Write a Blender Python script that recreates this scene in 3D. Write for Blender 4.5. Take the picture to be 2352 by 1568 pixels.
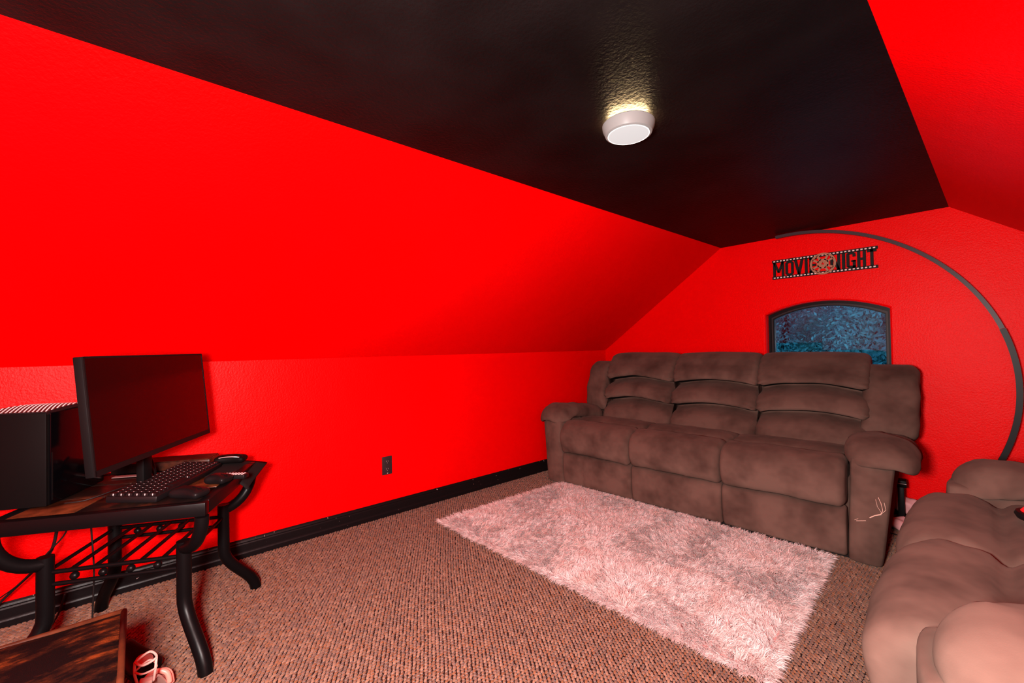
import bpy, bmesh, math, random
import numpy as np
from mathutils import Vector, Matrix, noise

random.seed(7)
rng = np.random.default_rng(7)
for o in list(bpy.data.objects):
    bpy.data.objects.remove(o, do_unlink=True)
scene = bpy.context.scene
COL = scene.collection

# ------------------------------------------------------------------ camera
cam_d = bpy.data.cameras.new('camera')
cam_d.sensor_width = 36.0
cam_d.lens = 980.8 / 2352 * 36.0
cam_d.clip_start = 0.02
cam = bpy.data.objects.new('camera', cam_d)
COL.objects.link(cam)
CR = Vector((0.657624, 0.753165, -0.016519))
CU = Vector((0.020456, 0.004068, 0.999782))
CF = Vector((-0.753069, 0.657819, 0.012732))
CP = Vector((2.80113, -3.77985, 1.15))
cam.matrix_world = Matrix(((CR.x, CU.x, -CF.x, CP.x), (CR.y, CU.y, -CF.y, CP.y),
                           (CR.z, CU.z, -CF.z, CP.z), (0, 0, 0, 1)))
scene.camera = cam

# ------------------------------------------------------------------ world, lights, exposure
scene.view_settings.view_transform = 'Standard'
scene.view_settings.look = 'None'
scene.view_settings.gamma = 1.0
scene.view_settings.exposure = 0.0
scene.view_settings.use_curve_mapping = False
world = bpy.data.worlds.new('dusk_sky')
scene.world = world
world.use_nodes = True
wb = world.node_tree.nodes['Background']
wb.inputs[0].default_value = (0.17, 0.42, 0.72, 1)
wb.inputs[1].default_value = 1.35

# the photographer's flash, held a little behind and to the left of the camera
fl = bpy.data.lights.new('camera_flash', 'POINT')
fl.energy = 690
fl.color = (1.0, 0.95, 0.90)
fl.shadow_soft_size = 0.10
flo = bpy.data.objects.new('camera_flash', fl)
flo.location = (2.62, -3.98, 1.17)
COL.objects.link(flo)

# ------------------------------------------------------------------ room numbers
KL, HC, XS, XR = 1.098, 1.972, 1.229, 2.606
XW, KR = 3.86, 1.036
YR = -5.6
WX0, WX1, WZ0, WSP, WPK = 1.552, 2.327, 0.62, 1.38, 1.464   # window opening

# ------------------------------------------------------------------ helpers
def tag(o, label=None, cat=None, group=None, kind=None):
    if label: o['label'] = label
    if cat: o['category'] = cat
    if group: o['group'] = group
    if kind: o['kind'] = kind
    return o

def empty(name, loc=(0, 0, 0), rz=0.0, label=None, cat=None, group=None):
    o = bpy.data.objects.new(name, None)
    COL.objects.link(o)
    o.location = loc
    o.rotation_euler = (0, 0, rz)
    o.empty_display_size = 0.1
    return tag(o, label, cat, group)

class MB:
    """collects shapes; build() links them as ONE mesh object"""
    def __init__(s):
        s.v = []; s.f = []
    def add(s, verts, faces, M=None):
        n = len(s.v)
        for p in verts:
            p = Vector(p)
            s.v.append(tuple(M @ p) if M is not None else tuple(p))
        for f in faces:
            s.f.append([i + n for i in f])
        return s
    def box(s, c, h, r=0.0, M=None, seg=2):
        if r <= 0:
            vs = [(c[0] + sx * h[0], c[1] + sy * h[1], c[2] + sz * h[2]) for sx in (-1, 1) for sy in (-1, 1) for sz in (-1, 1)]
            fs = [(0, 1, 3, 2), (4, 6, 7, 5), (0, 4, 5, 1), (2, 3, 7, 6), (0, 2, 6, 4), (1, 5, 7, 3)]
            return s.add(vs, fs, M)
        bm = bmesh.new()
        bmesh.ops.create_cube(bm, size=2)
        for v in bm.verts:
            v.co = Vector((v.co.x * h[0], v.co.y * h[1], v.co.z * h[2]))
        bmesh.ops.bevel(bm, geom=bm.edges[:], offset=r, segments=seg, affect='EDGES', profile=0.5)
        bm.verts.index_update()
        vs = [v.co + Vector(c) for v in bm.verts]
        fs = [[v.index for v in f.verts] for f in bm.faces]
        bm.free()
        return s.add(vs, fs, M)
    def tube(s, pts, r, n=10, cap=True, M=None, flat=None):
        P = [Vector(p) for p in pts]
        rr = r if isinstance(r, (list, tuple)) else [r] * len(P)
        vs = []; fs = []
        up = None
        for i, p in enumerate(P):
            t = (P[min(i + 1, len(P) - 1)] - P[max(i - 1, 0)]).normalized()
            if up is None:
                a = Vector((0, 0, 1)) if abs(t.z) < 0.9 else Vector((1, 0, 0))
                up = t.cross(a).normalized()
            else:
                up = (up - t * up.dot(t)).normalized()
            b = t.cross(up)
            for k in range(n):
                an = 2 * math.pi * k / n
                q = p + up * (math.cos(an) * rr[i]) + b * (math.sin(an) * rr[i])
                vs.append(q)
        for i in range(len(P) - 1):
            for k in range(n):
                fs.append((i * n + k, i * n + (k + 1) % n, (i + 1) * n + (k + 1) % n, (i + 1) * n + k))
        if cap:
            fs.append(tuple(range(n - 1, -1, -1)))
            fs.append(tuple((len(P) - 1) * n + k for k in range(n)))
        return s.add(vs, fs, M)
    def lathe(s, prof, n=32, M=None, c=(0, 0, 0)):
        vs = []; fs = []
        for (r, z) in prof:
            for k in range(n):
                a = 2 * math.pi * k / n
                vs.append((c[0] + r * math.cos(a), c[1] + r * math.sin(a), c[2] + z))
        for i in range(len(prof) - 1):
            for k in range(n):
                fs.append((i * n + k, i * n + (k + 1) % n, (i + 1) * n + (k + 1) % n, (i + 1) * n + k))
        fs.append(tuple(range(n - 1, -1, -1)))
        fs.append(tuple((len(prof) - 1) * n + k for k in range(n)))
        return s.add(vs, fs, M)
    def prism(s, poly, d0, d1, M=None):
        """poly in the (x, z) plane, extruded along y from d0 to d1"""
        n = len(poly)
        vs = [(p[0], d0, p[1]) for p in poly] + [(p[0], d1, p[1]) for p in poly]
        fs = [tuple(range(n)), tuple(range(2 * n - 1, n - 1, -1))]
        fs += [(k, k + n, (k + 1) % n + n, (k + 1) % n) for k in range(n)]
        return s.add(vs, fs, M)
    def build(s, name, mat, parent=None, smooth=False, angle=None):
        me = bpy.data.meshes.new(name)
        me.from_pydata(s.v, [], s.f)
        bm = bmesh.new(); bm.from_mesh(me)
        bmesh.ops.recalc_face_normals(bm, faces=bm.faces[:])
        bm.to_mesh(me); bm.free()
        o = bpy.data.objects.new(name, me)
        COL.objects.link(o)
        if mat: me.materials.append(mat)
        if smooth or angle:
            for p in me.polygons: p.use_smooth = True
        if angle:
            try:
                me.set_sharp_from_angle(angle=math.radians(angle))
            except Exception:
                pass
        if parent: o.parent = parent
        return o

def np_mesh(name, V, F, mat, parent=None, color=None, smooth=False):
    """V (n,3), F (m,k) numpy arrays"""
    me = bpy.data.meshes.new(name)
    n, m, k = len(V), len(F), F.shape[1]
    me.vertices.add(n); me.vertices.foreach_set('co', V.astype(np.float32).ravel())
    me.loops.add(m * k); me.loops.foreach_set('vertex_index', F.astype(np.int32).ravel())
    me.polygons.add(m)
    me.polygons.foreach_set('loop_start', np.arange(0, m * k, k, dtype=np.int32))
    me.polygons.foreach_set('loop_total', np.full(m, k, dtype=np.int32))
    if smooth: me.polygons.foreach_set('use_smooth', np.ones(m, dtype=bool))
    me.update(calc_edges=True)
    if color is not None:
        ca = me.color_attributes.new('tint', 'FLOAT_COLOR', 'POINT')
        ca.data.foreach_set('color', color.astype(np.float32).ravel())
    o = bpy.data.objects.new(name, me)
    COL.objects.link(o)
    me.materials.append(mat)
    if parent: o.parent = parent
    return o

def catmull(P, n, closed=True):
    P = np.array(P, float); m = len(P); out = []
    segs = m if closed else m - 1
    for i in range(segs):
        if closed:
            a, b, c, d = P[i - 1], P[i], P[(i + 1) % m], P[(i + 2) % m]
        else:
            a, b, c, d = P[max(i - 1, 0)], P[i], P[i + 1], P[min(i + 2, m - 1)]
        for k in range(n):
            t = k / n
            out.append(0.5 * ((2 * b) + (-a + c) * t + (2 * a - 5 * b + 4 * c - d) * t * t + (-a + 3 * b - 3 * c + d) * t ** 3))
    if not closed: out.append(P[-1])
    return np.array(out)

def bolster(name, poly, u0, u1, r, e, mat, parent, nu=24, sub=5, warp=None, ne=6):
    """stuffed solid: closed section (v,z) swept along u, rounded at both ends"""
    S = catmull(poly, sub)
    n = len(S)
    T = np.roll(S, -1, 0) - np.roll(S, 1, 0)
    L = np.hypot(T[:, 0], T[:, 1]) + 1e-9
    N = np.stack([T[:, 1] / L, -T[:, 0] / L], 1)
    area = 0.5 * np.sum(S[:, 0] * np.roll(S[:, 1], -1) - np.roll(S[:, 0], -1) * S[:, 1])
    if area < 0: N = -N
    st = []
    for k in range(ne + 1):
        a = k / ne * math.pi / 2
        st.append((u0 + e * (1 - math.cos(a)), r * (1 - math.sin(a))))
    for k in range(1, nu):
        st.append((u0 + e + (u1 - u0 - 2 * e) * k / nu, 0.0))
    for k in range(ne, -1, -1):
        a = k / ne * math.pi / 2
        st.append((u1 - e * (1 - math.cos(a)), r * (1 - math.sin(a))))
    V = []
    for (u, ins) in st:
        Q = S - N * ins
        s_ = (u - u0) / (u1 - u0)
        for q in Q:
            p = [u, q[0], q[1]]
            if warp: p = warp(p, s_)
            V.append(p)
    F = []
    for i in range(len(st) - 1):
        for k in range(n):
            F.append((i * n + k, i * n + (k + 1) % n, (i + 1) * n + (k + 1) % n, (i + 1) * n + k))
    for base in (0, (len(st) - 1) * n):
        c = np.mean(np.array(V[base:base + n]), 0)
        V.append(tuple(c)); ci = len(V) - 1
        for k in range(n):
            F.append((base + k, base + (k + 1) % n, ci))
    return MB().add(V, F).build(name, mat, parent, smooth=True)

def rbox(name, c, h, r, mat, parent, N=10, warp=None, M=None):
    """puffy rounded box"""
    V = {}; vs = []; fs = []
    h = Vector(h); r = min(r, h.x, h.y, h.z)
    def vid(q):
        key = (round(q[0], 5), round(q[1], 5), round(q[2], 5))
        if key in V: return V[key]
        p = Vector(q)
        p = Vector((p.x * h.x, p.y * h.y, p.z * h.z))
        inner = Vector((max(-h.x + r, min(h.x - r, p.x)), max(-h.y + r, min(h.y - r, p.y)), max(-h.z + r, min(h.z - r, p.z))))
        d = p - inner
        if d.length > 1e-9: p = inner + d.normalized() * r
        if warp: p = Vector(warp(p))
        p = p + Vector(c)
        if M is not None: p = M @ p
        vs.append(tuple(p)); V[key] = len(vs) - 1
        return V[key]
    g = [math.sin((-1 + 2 * i / N) * math.pi / 2) for i in range(N + 1)]
    for ax in range(3):
        for sg in (-1, 1):
            for i in range(N):
                for j in range(N):
                    q = []
                    for (a, b) in ((i, j), (i + 1, j), (i + 1, j + 1), (i, j + 1)):
                        w = [0, 0, 0]
                        w[ax] = sg; w[(ax + 1) % 3] = g[a]; w[(ax + 2) % 3] = g[b]
                        q.append(vid(w))
                    fs.append(q)
    return MB().add(vs, fs).build(name, mat, parent, smooth=True)

def quarter(P0, P1, n=8):
    """quarter ellipse leaving P0 vertically and reaching P1 horizontally"""
    P0, P1 = Vector(P0), Vector(P1)
    out = []
    for k in range(n + 1):
        a = k / n * math.pi / 2
        h = 1 - math.cos(a); z = math.sin(a)
        out.append(Vector((P0.x + (P1.x - P0.x) * h, P0.y + (P1.y - P0.y) * h, P0.z + (P1.z - P0.z) * z)))
    return out

# ------------------------------------------------------------------ materials
def mat(name, col, rough=0.5, spec=0.5, metal=0.0, sheen=0.0, emit=None, estr=0.0):
    m = bpy.data.materials.new(name); m.use_nodes = True
    b = m.node_tree.nodes['Principled BSDF']
    b.inputs['Base Color'].default_value = (*col, 1)
    b.inputs['Roughness'].default_value = rough
    b.inputs['Specular IOR Level'].default_value = spec
    b.inputs['Metallic'].default_value = metal
    if sheen:
        b.inputs['Sheen Weight'].default_value = sheen
        b.inputs['Sheen Roughness'].default_value = 0.4
    if emit:
        b.inputs['Emission Color'].default_value = (*emit, 1)
        b.inputs['Emission Strength'].default_value = estr
    return m

def nodes(m):
    nt = m.node_tree
    return nt, nt.nodes['Principled BSDF'], nt.nodes.new, nt.links.new

def tex_noise(m, scale, detail=2.0, rough=0.5, vec=None, mapscale=None):
    nt, b, N, L = nodes(m)
    t = N('ShaderNodeTexNoise')
    t.inputs['Scale'].default_value = scale
    t.inputs['Detail'].default_value = detail
    t.inputs['Roughness'].default_value = rough
    tc = N('ShaderNodeTexCoord')
    if mapscale:
        mp = N('ShaderNodeMapping'); mp.inputs['Scale'].default_value = mapscale
        L(tc.outputs['Object'], mp.inputs['Vector']); L(mp.outputs['Vector'], t.inputs['Vector'])
    else:
        L(tc.outputs['Object'], t.inputs['Vector'])
    return t

def add_bump(m, src, strength, dist, chain=None):
    nt, b, N, L = nodes(m)
    bp = N('ShaderNodeBump')
    bp.inputs['Strength'].default_value = strength
    bp.inputs['Distance'].default_value = dist
    L(src, bp.inputs['Height'])
    if chain: L(chain.outputs['Normal'], bp.inputs['Normal'])
    L(bp.outputs['Normal'], b.inputs['Normal'])
    return bp

def ramp(m, src, stops, target='Base Color'):
    nt, b, N, L = nodes(m)
    r = N('ShaderNodeValToRGB')
    el = r.color_ramp.elements
    while len(el) < len(stops): el.new(0.5)
    for e_, (p, c) in zip(el, stops):
        e_.position = p; e_.color = (*c, 1)
    L(src, r.inputs['Fac'])
    if target: L(r.outputs['Color'], b.inputs[target])
    return r

def red_wall(name):
    m = mat(name, (0.50, 0.0, 0.0), 0.40, 0.045)
    t = tex_noise(m, 95, 3.0, 0.6)
    b1 = add_bump(m, t.outputs['Fac'], 0.28, 0.006)
    t2 = tex_noise(m, 6, 2.0)
    add_bump(m, t2.outputs['Fac'], 0.08, 0.03, b1)
    t3 = tex_noise(m, 1.3, 2.0)
    ramp(m, t3.outputs['Fac'], [(0.3, (0.49, 0.0, 0.0)), (0.7, (0.52, 0.0, 0.0005))])
    return m
M_RED = red_wall('red_semi_gloss_paint')

M_CEIL = mat('black_ceiling_paint', (0.00402, 0.0025, 0.0025), 0.40, 0.026)
_t = tex_noise(M_CEIL, 75, 3.0, 0.6)
_b = add_bump(M_CEIL, _t.outputs['Fac'], 0.32, 0.008)
_t2 = tex_noise(M_CEIL, 3.0, 3.0)
ramp(M_CEIL, _t2.outputs['Fac'], [(0.35, (0.00174, 0.00115, 0.00115)), (0.75, (0.00368, 0.0025, 0.0025))])

M_BASE = mat('black_baseboard_paint', (0.00402, 0.00275, 0.003), 0.36, 0.1)
_t = tex_noise(M_BASE, 40, 2.0); add_bump(M_BASE, _t.outputs['Fac'], 0.15, 0.004)
# a few paint chips
_t = tex_noise(M_BASE, 60, 1.0)
ramp(M_BASE, _t.outputs['Fac'], [(0.0, (0.00402, 0.00275, 0.003)), (0.775, (0.00402, 0.00275, 0.003)), (0.79, (0.2345, 0.15, 0.14))])

M_CARPET_BASE = mat('carpet_backing', (0.01474, 0.0055, 0.004), 0.95, 0.05)
M_LOOP = mat('carpet_loop_yarn', (0.4, 0.25, 0.18), 0.85, 0.15, sheen=0.15)
_nt, _p, _N, _L = nodes(M_LOOP)
_a = _N('ShaderNodeAttribute'); _a.attribute_name = 'tint'
_L(_a.outputs['Color'], _p.inputs['Base Color'])

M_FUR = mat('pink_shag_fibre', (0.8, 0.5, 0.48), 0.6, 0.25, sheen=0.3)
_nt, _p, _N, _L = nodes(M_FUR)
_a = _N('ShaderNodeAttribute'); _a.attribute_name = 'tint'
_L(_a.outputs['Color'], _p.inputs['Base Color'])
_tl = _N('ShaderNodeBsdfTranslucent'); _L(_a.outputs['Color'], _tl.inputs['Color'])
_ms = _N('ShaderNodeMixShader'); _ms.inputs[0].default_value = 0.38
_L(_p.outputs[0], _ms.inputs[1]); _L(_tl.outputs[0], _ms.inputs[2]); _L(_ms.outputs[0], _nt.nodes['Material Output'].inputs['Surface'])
M_FURBACK = mat('rug_backing_cloth', (0.4154, 0.2, 0.185), 0.9, 0.1)

def velvet(name, c1, c2):
    m = mat(name, c1, 0.90, 0.06, sheen=0.04)
    t = tex_noise(m, 5.0, 3.0, 0.6)
    ramp(m, t.outputs['Fac'], [(0.30, c2), (0.62, c1)])
    t2 = tex_noise(m, 420, 2.0)
    b1 = add_bump(m, t2.outputs['Fac'], 0.10, 0.002)
    t3 = tex_noise(m, 7.0, 3.0, 0.55, mapscale=(1.0, 1.0, 2.2))
    b2 = add_bump(m, t3.outputs['Fac'], 0.35, 0.016, b1)
    nt, b, N, L = nodes(m)
    # brushed nap with shade put in: normals bent upwards darken the cushion tops
    va = N('ShaderNodeVectorMath'); va.operation = 'ADD'; va.inputs[1].default_value = (0, 0, 1.15)
    vn = N('ShaderNodeVectorMath'); vn.operation = 'NORMALIZE'
    L(b2.outputs['Normal'], va.inputs[0]); L(va.outputs[0], vn.inputs[0]); L(vn.outputs[0], b.inputs['Normal'])
    b.inputs['Sheen Tint'].default_value = (0.75, 0.5, 0.42, 1)
    return m
M_SOFA = velvet('brown_microsuede', (0.094, 0.055, 0.043), (0.044, 0.0245, 0.019))
M_UNDER = mat('black_under_cloth', (0.0067, 0.0045, 0.0045), 0.9, 0.1)
M_SCUFF = mat('pale_scuff', (0.4824, 0.3, 0.24), 0.8, 0.2)

M_METAL = mat('black_powder_metal', (0.00201, 0.0015, 0.00165), 0.36, 0.07)
_t = tex_noise(M_METAL, 30, 3.0); add_bump(M_METAL, _t.outputs['Fac'], 0.08, 0.004)
M_SLATE = mat('slate_tile', (0.0201, 0.011, 0.01), 0.32, 0.1)
_t = tex_noise(M_SLATE, 9, 4.0, 0.6)
ramp(M_SLATE, _t.outputs['Fac'], [(0.38, (0.00402, 0.0025, 0.0025)), (0.55, (0.00938, 0.004, 0.003)), (0.70, (0.0402, 0.01, 0.0045))])
add_bump(M_SLATE, _t.outputs['Fac'], 0.25, 0.006)
M_RUST = mat('rust_slate_tile', (0.134, 0.03, 0.01), 0.3, 0.18)
_t = tex_noise(M_RUST, 14, 4.0, 0.6)
ramp(M_RUST, _t.outputs['Fac'], [(0.35, (0.01474, 0.0045, 0.0025)), (0.68, (0.1072, 0.0275, 0.009))])
M_BLACKPL = mat('black_plastic', (0.00335, 0.0025, 0.00275), 0.40, 0.11)
M_BLACKSAT = mat('black_satin_panel', (0.00201, 0.0015, 0.0015), 0.55, 0.04)
M_TOWERSIDE = mat('black_glass_panel', (0.00067, 0.0005, 0.00075), 0.12, 0.12)
M_SCREEN = mat('dark_screen', (0.00067, 0.0005, 0.0005), 0.16, 0.22)
M_BEZEL = mat('monitor_bezel', (0.00235, 0.002, 0.0021), 0.45, 0.05)
M_KEY = mat('keycap', (0.00335, 0.00225, 0.0025), 0.45, 0.12)
M_KEYLEG = mat('keycap_side_legend', (0.3685, 0.26, 0.26), 0.5, 0.4)
M_PADCLOTH = mat('mouse_mat_cloth', (0.00335, 0.002, 0.002), 0.85, 0.12)
M_SILVER = mat('silver_trim', (0.469, 0.35, 0.37), 0.3, 0.5, metal=0.6)
M_GREY = mat('grey_strip', (0.201, 0.125, 0.12), 0.5, 0.4)
M_CABLE = mat('black_cable_rubber', (0.0067, 0.005, 0.005), 0.5, 0.15)
M_MESHMETAL = mat('perforated_metal', (0.00536, 0.0035, 0.004), 0.45, 0.1)
M_DOT = mat('pale_dot', (0.536, 0.39, 0.39), 0.35, 0.6, metal=0.3)
M_SIGN = mat('sign_black', (0.0067, 0.0055, 0.0055), 0.6, 0.08)
M_SIGNW = mat('sign_white', (0.5226, 0.38, 0.37), 0.6, 0.3)
M_BRONZE = mat('reel_bronze', (0.2278, 0.1, 0.0575), 0.5, 0.15)
M_OUTLET = mat('dark_outlet_plate', (0.01876, 0.011, 0.012), 0.4, 0.12)
M_SLOT = mat('outlet_slot', (0.201, 0.13, 0.13), 0.4, 0.5)
M_SCREW = mat('screw_white', (0.536, 0.38, 0.37), 0.35, 0.6)
M_WINFRAME = mat('bronze_window_frame', (0.00402, 0.003, 0.0035), 0.38, 0.07)
M_WINFRAME2 = mat('grey_window_bead', (0.01742, 0.0115, 0.0125), 0.4, 0.1)
M_ARCUP = mat('brown_lamp_tube', (0.03015, 0.018, 0.021), 0.4, 0.1)
M_ARCLO = mat('black_lamp_tube', (0.0067, 0.005, 0.0055), 0.4, 0.07)
M_LED = mat('arc_strip_diffuser', (0.10, 0.08, 0.08), 0.5, 0.4)
M_LAMPRIM = mat('lamp_rim_white', (0.10, 0.105, 0.105), 0.4, 0.1, emit=(1.0, 0.72, 0.5), estr=0.05)
M_LAMPFACE = mat('lamp_diffuser_lit', (0.08, 0.08, 0.08), 0.4, 0.3, emit=(1.0, 0.98, 0.97), estr=0.60)
M_LAMPEDGE = mat('lamp_edge_glow', (0.9, 0.85, 0.8), 0.4, 0.3, emit=(1.0, 0.93, 0.85), estr=1.1)
M_LAMPHALO = mat('lamp_back_glow', (0.9, 0.8, 0.6), 0.5, 0.3, emit=(1.0, 0.68, 0.32), estr=260.0)
M_HIDE = mat('brindle_cowhide', (0.0335, 0.01, 0.005), 0.62, 0.06)
_t = tex_noise(M_HIDE, 9.0, 5.0, 0.66, mapscale=(2.2, 1.0, 2.0))
ramp(M_HIDE, _t.outputs['Fac'], [(0.44, (0.00201, 0.0009, 0.0009)), (0.55, (0.01608, 0.0035, 0.0015)), (0.68, (0.1005, 0.018, 0.0035))])
_t = tex_noise(M_HIDE, 160, 2.0, 0.5, mapscale=(1, 5, 5)); add_bump(M_HIDE, _t.outputs['Fac'], 0.3, 0.004)
M_HIDETRIM = mat('tan_hide_edge', (0.1072, 0.0225, 0.007), 0.55, 0.12)
_t = tex_noise(M_HIDETRIM, 14.0, 3.0)
ramp(M_HIDETRIM, _t.outputs['Fac'], [(0.3, (0.0134, 0.003, 0.0015)), (0.65, (0.06365, 0.013, 0.004))])
M_CREAM = mat('cream_leather', (0.4824, 0.28, 0.24), 0.4, 0.4)
M_PINKLEA = mat('pink_leather', (0.536, 0.18, 0.14), 0.4, 0.4)
M_INSOLE = mat('pale_insole', (0.469, 0.225, 0.19), 0.5, 0.3)
M_PINKCLOTH = mat('dusty_pink_cloth', (0.402, 0.18, 0.18), 0.8, 0.2)
M_REDPL = mat('red_plastic', (0.75, 0.005, 0.006), 0.4, 0.4)
M_LEAF = mat('tree_leaf', (0.045, 0.11, 0.095), 0.6, 0.3)
_t = tex_noise(M_LEAF, 1.6, 3.0)
ramp(M_LEAF, _t.outputs['Fac'], [(0.32, (0.035, 0.16, 0.17)), (0.70, (0.12, 0.46, 0.44))])
M_BARK = mat('tree_bark', (0.03, 0.025, 0.025), 0.9, 0.1)

M_GLASS = bpy.data.materials.new('window_glass'); M_GLASS.use_nodes = True
_nt = M_GLASS.node_tree; _nt.nodes.clear()
_o = _nt.nodes.new('ShaderNodeOutputMaterial'); _mx = _nt.nodes.new('ShaderNodeMixShader')
_tr = _nt.nodes.new('ShaderNodeBsdfTransparent'); _gl = _nt.nodes.new('ShaderNodeBsdfGlossy')
_fr = _nt.nodes.new('ShaderNodeFresnel'); _fr.inputs['IOR'].default_value = 1.28
_tr.inputs['Color'].default_value = (0.86, 0.93, 0.96, 1); _gl.inputs['Roughness'].default_value = 0.03
_nt.links.new(_fr.outputs[0], _mx.inputs[0]); _nt.links.new(_tr.outputs[0], _mx.inputs[1])
_nt.links.new(_gl.outputs[0], _mx.inputs[2]); _nt.links.new(_mx.outputs[0], _o.inputs['Surface'])

# ================================================================== ROOM SHELL
def struct(o): return tag(o, kind='structure')

fb = MB().box((XW / 2, YR / 2, -0.06), (XW / 2 + 0.1, -YR / 2 + 0.1, 0.06))
floor = struct(fb.build('floor', M_CARPET_BASE))
floor['label'] = 'brown woven loop carpet covering the floor'

# carpet loops: staggered slanted yarn beads in rows along the left wall
px, py = 0.0135, 0.0165
xs = np.arange(0.02, 3.7, px); ys = np.arange(-4.75, -0.02, py)
GX, GY = np.meshgrid(np.arange(len(xs)), np.arange(len(ys)), indexing='ij')
cx = xs[GX] + rng.normal(0, 0.0008, GX.shape)
cy = ys[GY] + (GX % 2) * py * 0.5 + rng.normal(0, 0.0012, GX.shape) + 0.008 * np.sin(cx * 5.1)
cx = cx.ravel(); cy = cy.ravel()
# keep only what is not buried under the rug or the big seats
RA, RB, RC, RD = (0.365, -2.305), (0.395, -1.135), (2.185, -1.045), (2.265, -2.205)
keep = np.ones(len(cx), bool)
keep &= ~((cx > 0.50) & (cx < 2.05) & (cy > -2.05) & (cy < -0.55))
keep &= ~((cx > 2.85) & (cy > -2.9))
keep &= ~((cx < 2.2) & (cy > -0.85) & (cx > 0.35))
keep &= ~((cx > 1.35) & (cy < -3.85))
keep &= ~(cx > 2.75) | (cy < -2.6)
keep &= ~((cx > 2.3) & (cy < -3.3))
cx, cy = cx[keep], cy[keep]
nl = len(cx)
ang = math.radians(33) + rng.normal(0, 0.12, nl)           # twist of each bead against the row
la = 0.0112 * rng.uniform(0.88, 1.1, nl); wa = 0.0056 * rng.uniform(0.88, 1.1, nl); ha = 0.0062 * rng.uniform(0.8, 1.2, nl)
K = 6
rings = [(1.0, 0.0), (0.80, 0.62)]
V = np.zeros((nl, 2 * K + 1, 3))
ca, sa = np.cos(ang), np.sin(ang)
for ri, (rr, hh) in enumerate(rings):
    for k in range(K):
        t = 2 * math.pi * k / K
        a = np.cos(t) * la * rr; b = np.sin(t) * wa * rr
        V[:, ri * K + k, 0] = cx - a * sa + b * ca
        V[:, ri * K + k, 1] = cy + a * ca + b * sa
        V[:, ri * K + k, 2] = hh * ha + 0.0002
V[:, 2 * K, 0] = cx; V[:, 2 * K, 1] = cy; V[:, 2 * K, 2] = ha
tri = []
for k in range(K):
    k2 = (k + 1) % K
    tri += [(k, k2, K + k2), (k, K + k2, K + k), (K + k, K + k2, 2 * K)]
tri = np.array(tri)
F = (np.arange(nl)[:, None, None] * (2 * K + 1) + tri[None]).reshape(-1, 3)
pal = 0.45 * np.array([(0.295, 0.1325, 0.080), (0.255, 0.1075, 0.0625), (0.335, 0.1625, 0.1025), (0.275, 0.100, 0.0475), (0.22, 0.1025, 0.070)])
cc = pal[rng.integers(0, 5, nl)] * rng.uniform(0.85, 1.12, (nl, 1))
cc = np.concatenate([cc, np.ones((nl, 1))], 1)
cc = np.repeat(cc, 2 * K + 1, 0)
lo = np_mesh('carpet_loops', V.reshape(-1, 3), F, M_LOOP, floor, cc, smooth=True)
tag(lo, 'tan and brown twisted yarn loops of the carpet', kind='stuff')

def quad_wall(name, pts, m, thick):
    """pts: room-side outline; thick: offset vector to the hidden side"""
    n = len(pts); t = Vector(thick)
    vs = [Vector(p) for p in pts] + [Vector(p) + t for p in pts]
    fs = [tuple(range(n)), tuple(range(2 * n - 1, n - 1, -1))] + [(k, (k + 1) % n, (k + 1) % n + n, k + n) for k in range(n)]
    return struct(MB().add(vs, fs).build(name, m))

quad_wall('wall_left', [(0, 0.1, 0), (0, YR, 0), (0, YR, KL), (0, 0.1, KL)], M_RED, (-0.1, 0, 0))
quad_wall('wall_left_slope', [(0, 0.1, KL), (0, YR, KL), (XS, YR, HC), (XS, 0.1, HC)], M_RED, (-0.06, 0, 0.08))
quad_wall('ceiling', [(XS, 0.1, HC), (XS, YR, HC), (XR, YR, HC), (XR, 0.1, HC)], M_CEIL, (0, 0, 0.1))
quad_wall('wall_right_slope', [(XW, 0.1, KR), (XR, 0.1, HC), (XR, YR, HC), (XW, YR, KR)], M_RED, (0.06, 0, 0.08))
quad_wall('wall_right', [(XW, 0.1, 0), (XW, 0.1, KR), (XW, YR, KR), (XW, YR, 0)], M_RED, (0.1, 0, 0))
quad_wall('wall_rear', [(0, YR, 0), (XW, YR, 0), (XW, YR, KR), (XR, YR, HC), (XS, YR, HC), (0, YR, KL)], M_RED, (0, -0.1, 0))

# far wall with the arched window hole
NA = 24
arch = []
rad = ((WX1 - WX0) ** 2 / 4 + (WPK - WSP) ** 2) / (2 * (WPK - WSP))
for k in range(NA + 1):
    x = WX0 + (WX1 - WX0) * k / NA
    dx = x - (WX0 + WX1) / 2
    arch.append((x, WPK - rad + math.sqrt(rad * rad - dx * dx)))
TH = 0.16
fw = MB()
def fwface(pts): fw.add([(p[0], 0, p[1]) for p in pts], [tuple(range(len(pts)))])
fwface([(0, 0), (WX0, 0), (WX0, WSP), (WX0, HC), (XS, HC), (0, KL)])
fwface([(WX1, 0), (XW, 0), (XW, KR), (XR, HC), (WX1, HC), (WX1, WSP)])
fwface([(WX0, 0), (WX1, 0), (WX1, WZ0), (WX0, WZ0)])
for k in range(NA):
    fwface([arch[k], arch[k + 1], (arch[k + 1][0], HC), (arch[k][0], HC)])
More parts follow.
